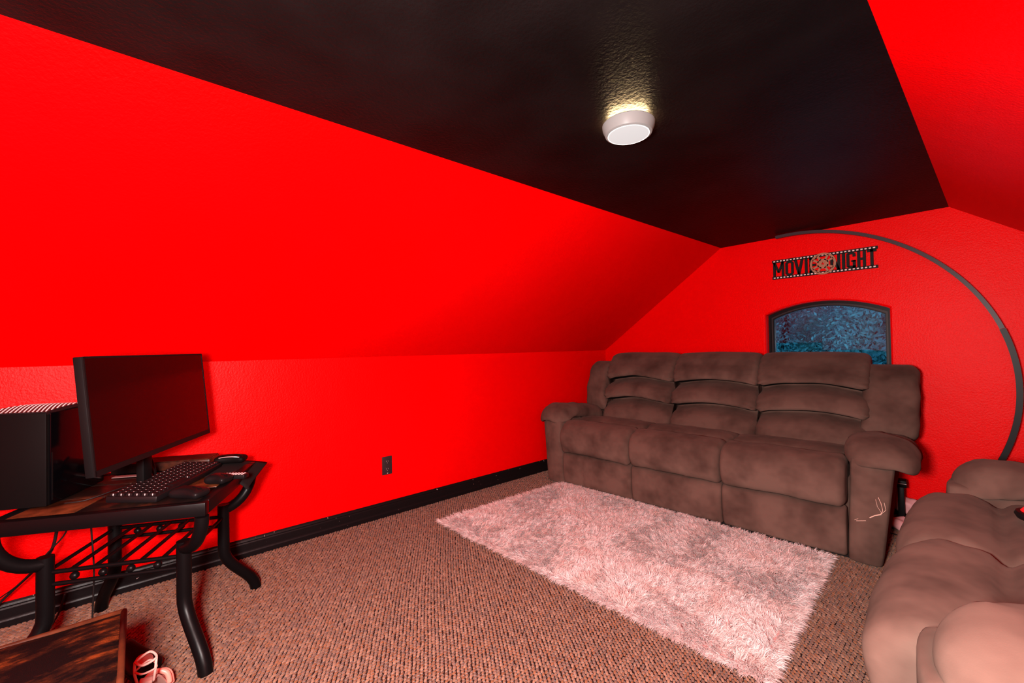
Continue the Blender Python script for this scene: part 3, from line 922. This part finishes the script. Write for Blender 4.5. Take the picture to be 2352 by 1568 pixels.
for sx_, sy_ in ((1, 1), (-1, 1), (-1, -1), (1, -1)):
    c = Vector((sx_ * tl, sy_ * tw, 0)); ci_ = c * (1 - 0.05); j_ = c * (1 - INS)
    pts = quarter((ci_.x, ci_.y, TZ - 0.05), (j_.x, j_.y, 0.425), 10)
    leg = MB().tube(pts + [Vector((j_.x * 0.985, j_.y * 0.985, 0.425))], 0.0225, 14)
    lo_ = []
    for k in range(15):
        t = k / 14
        z = 0.448 - t * 0.446
        if z > 0.24: s = 0.0
        else:
            q_ = (0.24 - z) / 0.24
            s = q_ * q_ * (3 - 2 * q_)
        p = j_.lerp(c * 0.99, s); lo_.append((p.x, p.y, z))
    leg.tube(lo_, 0.0235, 14)
    lg = leg.build('leg', M_METAL, table, smooth=True, angle=50)
jx, jy = tl * (1 - INS), tw * (1 - INS)
for sx_ in (1, -1):
    for z in (0.392, 0.350):
        MB().tube([(sx_ * jx, -jy, z), (sx_ * jx, jy, z)], 0.0075, 10).build('rail', M_METAL, table, smooth=True, angle=50)
    for k in range(4):
        y_ = -jy + 2 * jy * (k + 1) / 5
        rbox('ball', (sx_ * jx, y_, 0.371), (0.0135, 0.0135, 0.0135), 0.0135, M_METAL, table, 6)
for k in range(7):
    y_ = -jy + 2 * jy * k / 6
    MB().tube([(-jx, y_, 0.392), (jx, y_, 0.392)], 0.0068, 8).build('shelf_slat', M_METAL, table, smooth=True, angle=50)

# ---------------------------------------------------------------- monitor
mL, mR = Vector((1.000, -3.896)), Vector((0.392, -3.552))
mc = (mL + mR) / 2
mdir = (mR - mL).normalized(); mw = (mR - mL).length / 2
mrz = math.atan2(mdir.y, mdir.x)            # local +x runs from the near edge to the far edge; the screen faces local -y
mon = empty('monitor', (mc.x, mc.y, TZ), mrz, 'wide black flat monitor standing on the end table', 'monitor')
z0m, z1m = 0.168, 0.533
tilt = Matrix.Translation((0, 0, (z0m + z1m) / 2)) @ Matrix.Rotation(math.radians(-5.0), 4, 'X')
hz = (z1m - z0m) / 2
MB().box((0, 0.012, 0), (mw, 0.012, hz), 0.003, tilt).build('housing', M_BEZEL, mon, angle=40)
bz = MB()
bz.box((-mw + 0.003, -0.0012, 0), (0.003, 0.0022, hz - 0.001), 0, tilt); bz.box((mw - 0.003, -0.0012, 0), (0.003, 0.0022, hz - 0.001), 0, tilt)
bz.box((0, -0.0012, hz - 0.003), (mw - 0.002, 0.0022, 0.003), 0, tilt); bz.box((0, -0.0012, -hz + 0.009), (mw - 0.002, 0.0022, 0.009), 0, tilt)
bz.build('bezel', M_BEZEL, mon)
MB().box((0.0, -0.0010, 0.005), (mw - 0.005, 0.0012, hz - 0.010), 0, tilt).build('screen', M_SCREEN, mon)
MB().box((0, 0.055, 0.35), (0.10, 0.032, 0.09), 0.012).build('rear_bulge', M_BEZEL, mon, angle=40)
MB().box((0.10, 0.105, 0.15), (0.028, 0.014, 0.145), 0.006).build('stand_neck', M_BEZEL, mon, angle=40)
st = MB().box((0.09, 0.115, 0.007), (0.09, 0.050, 0.006), 0.004)
st.build('stand_base', M_BEZEL, mon, angle=40)

# ---------------------------------------------------------------- computer tower
tow = empty('computer_tower', (0.57, -4.028, TZ), trz, 'compact black computer tower with perforated lid behind the monitor', 'computer')
# local: corner nearest the lens at the origin, body runs to -x (towards wall) and -y
th_, td_, tww = 0.338, 0.30, 0.19
MB().box((-td_ / 2 - 0.004, -tww / 2, th_ / 2), (td_ / 2 - 0.002, tww / 2 - 0.001, th_ / 2 - 0.002), 0.006).build('case', M_BLACKSAT, tow, angle=40)
MB().box((-0.001, -tww / 2, th_ / 2), (0.004, tww / 2, th_ / 2 - 0.004), 0.003).build('front_panel', M_BLACKSAT, tow, angle=40)
MB().box((-td_ / 2 - 0.008, 0.001, th_ / 2), (td_ / 2 - 0.006, 0.003, th_ / 2 - 0.006), 0.002).build('side_panel', M_TOWERSIDE, tow, angle=40)
MB().box((-0.018, 0.0045, 0.105), (0.002, 0.0015, 0.085)).build('side_light_strip', M_BEZEL, tow)
def lidz(x): return th_ + 0.010 * math.sin(math.pi * min(1, max(0, -x / td_)))
lid = MB(); nn = 12
vs = []; fs = []
for k in range(nn + 1):
    x = -td_ * k / nn
    vs += [(x, 0.0, lidz(x)), (x, -tww, lidz(x)), (x, 0.0, lidz(x) - 0.012), (x, -tww, lidz(x) - 0.012)]
for k in range(nn):
    a = k * 4; b = a + 4
    fs += [(a, b, b + 1, a + 1), (a + 2, a + 3, b + 3, b + 2), (a, a + 2, b + 2, b), (a + 1, b + 1, b + 3, a + 3)]
fs += [(0, 1, 3, 2), (nn * 4, nn * 4 + 2, nn * 4 + 3, nn * 4 + 1)]
lido = lid.add(vs, fs).build('perforated_lid', M_MESHMETAL, tow)
dots = MB()
for i in range(22):
    for j in range(15):
        x = -0.008 - i * 0.0133; y = -0.006 - j * 0.0125 - (i % 2) * 0.006
        if y < -tww + 0.004: continue
        dots.box((x, y, lidz(x) + 0.0008), (0.0017, 0.0017, 0.0009))  # small pale boxes raised on the lid
tag(dots.build('lid_dots', M_DOT, lido), kind='stuff')

# ---------------------------------------------------------------- keyboard
kA, kB = Vector((0.795, -3.735)), Vector((0.400, -3.485))      # near front corner -> far front corner
kd = (kB - kA).normalized(); krz = math.atan2(kd.y, kd.x); klen = 0.455; kdep = 0.165
kb = empty('keyboard', (kA.x, kA.y, TZ + 0.001), krz, 'black mechanical keyboard with pale key legends', 'keyboard')
# local +x along the long side, -> depth runs to +y or -y: pick the side away from the lens
sgn = 1.0
kt = Matrix.Rotation(math.radians(3.5), 4, 'X')
MB().box((klen / 2, kdep / 2, 0.012), (klen / 2, kdep / 2, 0.012), 0.006, kt).build('keyboard_case', M_BLACKPL, kb, angle=40)
key_me = None; leg_me = None
rows = 6; cols = 19
pxk, pyk = (klen - 0.014) / cols, (kdep - 0.014) / rows
for r_ in range(rows):
    for c_ in range(cols):
        if r_ == 0 and 4 <= c_ <= 8:
            if c_ != 6: continue
        x = 0.007 + pxk * (c_ + 0.5); y = 0.007 + pyk * (r_ + 0.5)
        wide = 2.6 if (r_ == 0 and c_ == 6) else 0.43
        if key_me is None or wide > 1:
            mb = MB()
            a_, b_ = pxk * wide if wide < 1 else pxk * 2.4, pyk * 0.43
            vs = [(-a_, -b_, 0), (a_, -b_, 0), (a_, b_, 0), (-a_, b_, 0), (-a_ * 0.78, -b_ * 0.74, 0.008), (a_ * 0.78, -b_ * 0.74, 0.008), (a_ * 0.78, b_ * 0.78, 0.008), (-a_ * 0.78, b_ * 0.78, 0.008)]
            fs = [(0, 3, 2, 1), (4, 5, 6, 7), (0, 1, 5, 4), (1, 2, 6, 5), (2, 3, 7, 6), (3, 0, 4, 7)]
            k_ = mb.add(vs, fs).build('key', M_KEY, kb)
            if wide < 1: key_me = k_.data
        else:
            k_ = bpy.data.objects.new('key', key_me); COL.objects.link(k_); k_.parent = kb
        k_.matrix_local = kt @ Matrix.Translation((x, y, 0.0235))
        if wide < 1:
            if leg_me is None:
                lg_ = MB().box((-pxk * 0.395, 0.0, 0.0040), (0.0007, 0.0014, 0.0032)).build('key_legend', M_KEYLEG, k_)  # pale block on the near side of each key
                leg_me = lg_.data
            else:
                lg_ = bpy.data.objects.new('key_legend', leg_me); COL.objects.link(lg_); lg_.parent = k_

# ---------------------------------------------------------------- mouse mat at the far corner, drooping over the edge
mm = MB(); nx, ny = 14, 10
c0 = Vector((0.30, -3.52)); 
mu = Vector((0.50, 0.87)).normalized(); mv = Vector((0.87, -0.50)).normalized()
vs = []; fs = []
for side_ in (0, 1):
    for i in range(nx + 1):
        for j in range(ny + 1):
            a_, b_ = i / nx, j / ny
            p = c0 + mu * (a_ * 0.235) + mv * ((b_ - 0.10) * 0.24)
            over = max(0.0, (a_ - 0.50) / 0.50)
            z = TZ + 0.0045 + 0.022 * math.sin(min(1, a_ * 1.6) * math.pi) * (1 - b_) * 0.4 - 0.050 * over ** 2 * (0.3 + b_) - 0.02 * max(0.0, b_ - 0.75)
            vs.append((p.x, p.y, z - (0.004 if side_ else 0)))
W_ = ny + 1; OFF = (nx + 1) * (ny + 1)
for i in range(nx):
    for j in range(ny):
        a_ = i * W_ + j
        fs += [(a_, a_ + 1, a_ + W_ + 1, a_ + W_), (OFF + a_, OFF + a_ + W_, OFF + a_ + W_ + 1, OFF + a_ + 1)]
for i in range(nx):
    for j in (0, ny):
        a_ = i * W_ + j; fs.append((a_, a_ + W_, OFF + a_ + W_, OFF + a_))
for j in range(ny):
    for i in (0, nx):
        a_ = i * W_ + j; fs.append((a_, a_ + 1, OFF + a_ + 1, OFF + a_))
mat_o = mm.add(vs, fs).build('mouse_mat', M_PADCLOTH, smooth=True)
tag(mat_o, 'thin black mouse mat drooping over the table\'s far corner', 'mouse mat')

# ---------------------------------------------------------------- mice
def mouse(name, x, y, z, rz, L_, label, m, trim=None):
    root = empty(name, (x, y, z), rz, label, 'computer mouse', 'computer mice on the end table')
    def wm(p):
        u, v, q = p
        q *= 1.0 if q < 0 else (1 - 0.5 * ((u + 0.1 * L_) / (L_ * 0.62)) ** 2)
        v *= 1 - 0.16 * math.cos(u / L_ * 5.0)
        return (u, v, q)
    rbox('mouse_shell', (0, 0, 0.018), (L_ / 2, 0.034, 0.019), 0.0185, m, root, 10, wm)
    MB().tube([(0.33 * L_, -0.004, 0.026), (0.33 * L_, 0.004, 0.026)], 0.009, 10).build('scroll_wheel', M_BEZEL, root, smooth=True, angle=40)
    sl = MB().tube([(0.10 * L_, 0, 0.0375), (0.25 * L_, 0, 0.0355), (0.46 * L_, 0, 0.0275)], 0.0011, 5)
    sl.build('button_gap', M_BEZEL, root)
    if trim:
        pts = [(math.cos(t) * L_ * 0.47, -0.0335 * abs(math.sin(t)) ** 0.6, 0.014 + 0.020 * math.sin(t)) for t in [math.pi * k / 12 for k in range(13)]]
        MB().tube(pts, 0.0022, 6).build('silver_trim', trim, root, smooth=True)
    return root
mouse('computer_mouse', 0.800, -3.640, TZ + 0.001, math.radians(40), 0.125, 'larger plain black mouse beside the keyboard\'s near end', M_BLACKPL)
mouse('computer_mouse', 0.672, -3.535, TZ + 0.001, math.radians(45), 0.088, 'small black mouse on the table edge next to the remote', M_BLACKPL)
mouse('computer_mouse', 0.375, -3.452, TZ + 0.012, math.radians(62), 0.130, 'dark mouse with silver rim line on the mouse mat', M_BLACKSAT, M_SILVER)

# ---------------------------------------------------------------- little remote with dotted buttons
rem = empty('remote_control', (0.640, -3.480, TZ + 0.001), math.radians(52), 'small black remote with rows of pale dots near the table corner', 'remote')
MB().box((0, 0, 0.009), (0.055, 0.019, 0.009), 0.004).build('remote_body', M_BLACKPL, rem, angle=40)
rd = MB()
for i in range(8):
    for j in range(3):
        rd.box((-0.045 + i * 0.0125, -0.011 + j * 0.011, 0.0187), (0.0032, 0.0028, 0.0012))
rd.build('remote_buttons', M_DOT, rem)

# flat grey strip lying behind the keyboard, and a small black lens-cap like stand leg
gb = empty('metal_ruler', (0.335, -3.715, TZ + 0.002), math.radians(62), 'flat grey strip lying on the table behind the keyboard', 'ruler')
MB().box((0, 0, 0.0015), (0.17, 0.014, 0.0015)).build('ruler_blade', M_GREY, gb)
bx_ = empty('dark_box', (0.225, -3.680, TZ + 0.001), trz + math.radians(90), 'low dark box behind the keyboard against the wall', 'box')
MB().box((0, 0, 0.020), (0.19, 0.060, 0.019), 0.004).build('box_body', M_SLATE, bx_, angle=40)
MB().box((0, 0, 0.0405), (0.185, 0.055, 0.0015), 0).build('box_lid', M_SLATE, bx_, angle=40)

# headset microphone like arm
hk = empty('bent_black_arm', (0.40, -3.745, TZ + 0.001), 0, 'curved black arm rising behind the keyboard\'s near half', 'arm')
MB().tube(catmull([(-0.03, -0.01, 0.06 + 0.045), (0.0, 0.0, 0.085), (0.02, 0.01, 0.045), (0.018, 0.015, 0.0)], 6, False).tolist(), 0.008, 8).build('arm_tube', M_BLACKPL, hk, smooth=True)
MB().lathe([(0.025, 0.0), (0.025, 0.005), (0.012, 0.009)], 16, c=(0.018, 0.015, 0)).build('arm_foot', M_BLACKPL, hk, angle=40)

# ---------------------------------------------------------------- cables
def cable(name, pts, r, label, n=8):
    o = MB().tube(catmull(pts, n, False).tolist(), r, 6).build(name, M_CABLE, smooth=True)
    return tag(o, label, 'cable', 'cables around the end table')
cable('cable', [(0.30, -4.02, 0.56), (0.29, -4.03, 0.46), (0.26, -4.05, 0.36), (0.20, -4.10, 0.28), (0.12, -4.2, 0.16), (0.06, -4.32, 0.012)], 0.0055,
      'thick black cable dropping behind the table\'s left end')
cable('cable', [(0.36, -3.99, 0.56), (0.35, -4.00, 0.45), (0.30, -4.06, 0.36), (0.20, -4.14, 0.24), (0.08, -4.24, 0.14)], 0.0028,
      'thin black wire curving down to the wall at left')
cable('cable', [(0.42, -3.93, 0.56), (0.40, -3.925, 0.42), (0.385, -3.92, 0.28), (0.37, -3.925, 0.12), (0.38, -3.93, 0.011), (0.43, -3.96, 0.010), (0.50, -4.04, 0.010)], 0.0030,
      'black wire hanging straight down between the table legs')
cable('cable', [(0.18, -4.02, 0.14), (0.17, -4.04, 0.06), (0.19, -4.07, 0.012), (0.28, -4.10, 0.010), (0.40, -4.16, 0.010), (0.55, -4.30, 0.010)], 0.0035,
      'black wire lying on the carpet behind the ottoman')
cable('cable', [(0.57, -3.985, TZ + 0.004), (0.585, -3.93, TZ + 0.005), (0.56, -3.86, TZ + 0.016), (0.52, -3.82, TZ + 0.014), (0.50, -3.80, TZ + 0.004)], 0.0022,
      'short wire looping on the tabletop in front of the tower')

# ================================================================== OTTOMAN + SHOES
OX0, OX1, OY0, OY1, OZ = 1.098, 1.60, -4.42, -3.812, 0.405
ott = empty('ottoman', ((OX0 + OX1) / 2, (OY0 + OY1) / 2, 0), 0, 'dark brindle cowhide ottoman in the lower left corner', 'ottoman')
hx, hy = (OX1 - OX0) / 2, (OY1 - OY0) / 2
rbox('cushion_top', (0, 0, OZ - 0.05), (hx, hy, 0.05), 0.022, M_HIDE, ott, 12,
     lambda p: (p[0] + fold(p[0], p[1], 3, 9, 0.006), p[1] + fold(p[1], p[0], 5, 9, 0.006), p[2] + fold(p[0], p[1], 1, 6, 0.008)))
pipe = [(hx - 0.004, hy - 0.004), (-hx + 0.004, hy - 0.004), (-hx + 0.004, -hy + 0.004), (hx - 0.004, -hy + 0.004), (hx - 0.004, hy - 0.004)]
for (a_, b_) in zip(pipe[:-1], pipe[1:]):
    MB().tube([(a_[0], a_[1], OZ - 0.006), (b_[0], b_[1], OZ - 0.006)], 0.0075, 8).build('edge_piping', M_HIDETRIM, ott, smooth=True)
MB().box((0, 0, 0.195), (hx - 0.012, hy - 0.012, 0.150), 0.008).build('body', M_HIDE, ott, angle=40)
MB().box((hx - 0.02, hy - 0.014, 0.195), (0.012, 0.006, 0.150), 0.002).build('corner_trim', M_HIDETRIM, ott)
MB().box((-hx + 0.02, hy - 0.014, 0.195), (0.012, 0.006, 0.150), 0.002).build('corner_trim', M_HIDETRIM, ott)
for sx_ in (-1, 1):
    for sy_ in (-1, 1):
        MB().lathe([(0.018, 0.006), (0.024, 0.046)], 12, c=(sx_ * (hx - 0.05), sy_ * (hy - 0.05), 0)).build('foot', M_BLACKPL, ott, smooth=True, angle=40)

# strappy heeled sandal standing between ottoman and table, toe pointing away
sh = empty('heeled_sandal', (1.0, -3.765, 0.0065), math.atan2(-3.715 + 3.765, 0.845 - 1.0), 'cream and pink strappy high-heeled sandal standing beside the ottoman', 'shoe')
sole = catmull([(-0.012, 0.103), (0.02, 0.098), (0.055, 0.060), (0.090, 0.020), (0.120, 0.008), (0.152, 0.014)], 5, False)
vs = []; fs = []
for k, (x, z) in enumerate(sole):
    t = k / (len(sole) - 1)
    hw_ = 0.016 + 0.014 * math.sin(min(1, t * 1.25) * math.pi * 0.62) - (0.014 * max(0, (t - 0.85) / 0.15) ** 2)
    vs += [(x, -hw_, z), (x, hw_, z), (x, hw_, z + 0.008), (x, -hw_, z + 0.008)]
for k in range(len(sole) - 1):
    for j in range(4):
        fs.append((k * 4 + j, k * 4 + (j + 1) % 4, (k + 1) * 4 + (j + 1) % 4, (k + 1) * 4 + j))
fs += [(0, 1, 2, 3), tuple((len(sole) - 1) * 4 + j for j in (3, 2, 1, 0))]
MB().add(vs, fs).build('sole', M_CREAM, sh, smooth=True, angle=40)
MB().tube([(0.0, 0, 0.104), (-0.004, 0, 0.07), (-0.006, 0, 0.001)], [0.013, 0.0085, 0.0075], 10).build('heel', M_CREAM, sh, smooth=True, angle=50)
def strap(pts, r, m):
    MB().tube(catmull(pts, 6, False).tolist(), r, 7).build('strap', m, sh, smooth=True)
for sgx in (-1, 1):
    strap([(-0.012, sgx * 0.020, 0.108), (-0.016, sgx * 0.026, 0.145), (-0.010, sgx * 0.027, 0.178)], 0.0038, M_CREAM)
strap([(-0.010, 0.027, 0.178), (-0.034, 0.0, 0.176), (-0.010, -0.027, 0.178), (0.022, 0.0, 0.183), (-0.010, 0.027, 0.178)], 0.0036, M_CREAM)
strap([(-0.012, 0.028, 0.150), (-0.034, 0.0, 0.150), (-0.012, -0.028, 0.150), (0.022, 0.0, 0.157), (-0.012, 0.028, 0.150)], 0.0030, M_CREAM)
for x0_, zz, m_ in ((0.082, 0.066, M_PINKLEA), (0.104, 0.052, M_PINKLEA)):
    zb = float(np.interp(x0_, sole[:, 0], sole[:, 1]))
    strap([(x0_, 0.035, zb + 0.004), (x0_ + 0.004, 0.026, zz * 0.85 + 0.008), (x0_ + 0.006, 0.0, zz + 0.010), (x0_ + 0.004, -0.026, zz * 0.85 + 0.008), (x0_, -0.035, zb + 0.004)], 0.0085, m_)
# black slip-on shoe just behind
bs = empty('black_shoe', (0.70, -3.795, 0.0065), math.radians(20), 'black slip-on shoe with pale lining half hidden by the ottoman', 'shoe')
rbox('shoe_upper', (0, 0, 0.032), (0.115, 0.042, 0.030), 0.029, M_BLACKPL, bs, 10, lambda p: (p[0], p[1] * (1 + 0.15 * math.sin(p[0] * 20)), p[2] * (1.0 if p[2] < 0 else (0.75 - p[0] * 3))))
MB().lathe([(0.001, 0), (0.030, 0.0), (0.028, 0.004)], 20, M=Matrix.Translation((0.072, 0, 0.049)) @ Matrix.Rotation(math.radians(14), 4, 'Y') @ Matrix.Diagonal((1.0, 0.85, 1.0, 1.0))).build('lining', M_INSOLE, bs, smooth=True)
MB().box((0, 0, 0.004), (0.115, 0.040, 0.004), 0.003).build('shoe_sole', M_BLACKPL, bs)

# ================================================================== CLUTTER BETWEEN SOFA AND LOVESEAT
bb = empty('black_gadget', (2.372, -0.20, 0.0065), math.radians(6), 'upright black plastic gadget peeking out behind the sofa arm', 'gadget')
MB().box((0, 0, 0.12), (0.016, 0.03, 0.12), 0.004).build('gadget_stem', M_BLACKPL, bb, angle=40)
MB().box((0.0, 0, 0.255), (0.028, 0.034, 0.022), 0.006).build('gadget_head', M_BLACKPL, bb, angle=40)
MB().box((0.006, -0.0345, 0.258), (0.020, 0.0008, 0.0012)).build('gadget_line', M_SCREW, bb)
def lump(name, c, h, label, sd):
    o = rbox(name, (0, 0, 0), h, min(h) * 0.9, M_PINKCLOTH, None, 14,
             lambda p: (p[0] + fold(p[0], p[1], sd, 22, 0.014), p[1] + fold(p[2], p[0], sd + 1, 22, 0.014), p[2] + fold(p[0], p[1], sd + 2, 26, 0.02)))
    o.location = c
    return tag(o, label, 'cloth', 'pink cloths behind the sofa arm')
lump('crumpled_cloth', (2.385, -0.11, 0.105), (0.062, 0.050, 0.048), 'pale pink crumpled cloth lying higher beside the sofa arm', 2.0)
lump('crumpled_cloth', (2.378, -0.33, 0.044), (0.042, 0.050, 0.032), 'lower pink cloth scrap on the floor beside the sofa arm', 8.0)
o = MB().tube(catmull([(2.34, -0.42, 0.010), (2.385, -0.435, 0.010), (2.405, -0.40, 0.011), (2.395, -0.33, 0.011), (2.42, -0.25, 0.011)], 8, False).tolist(), 0.003, 6).build('cable', M_CABLE, smooth=True)
tag(o, 'thin black wire looping on the carpet between the two sofas', 'cable')

# red and black round thing on the loveseat
rdx = empty('game_puck', (2.883, -1.60, 0.560), math.radians(20), 'red topped black round puck lying on the loveseat seat', 'toy')
MB().lathe([(0.045, 0.0), (0.060, 0.004), (0.066, 0.016), (0.062, 0.026), (0.050, 0.028)], 32).build('puck_rim', M_BLACKPL, rdx, smooth=True, angle=50)
MB().lathe([(0.052, 0.0275), (0.046, 0.036), (0.025, 0.041), (0.004, 0.042)], 32).build('puck_top', M_REDPL, rdx, smooth=True, angle=50)
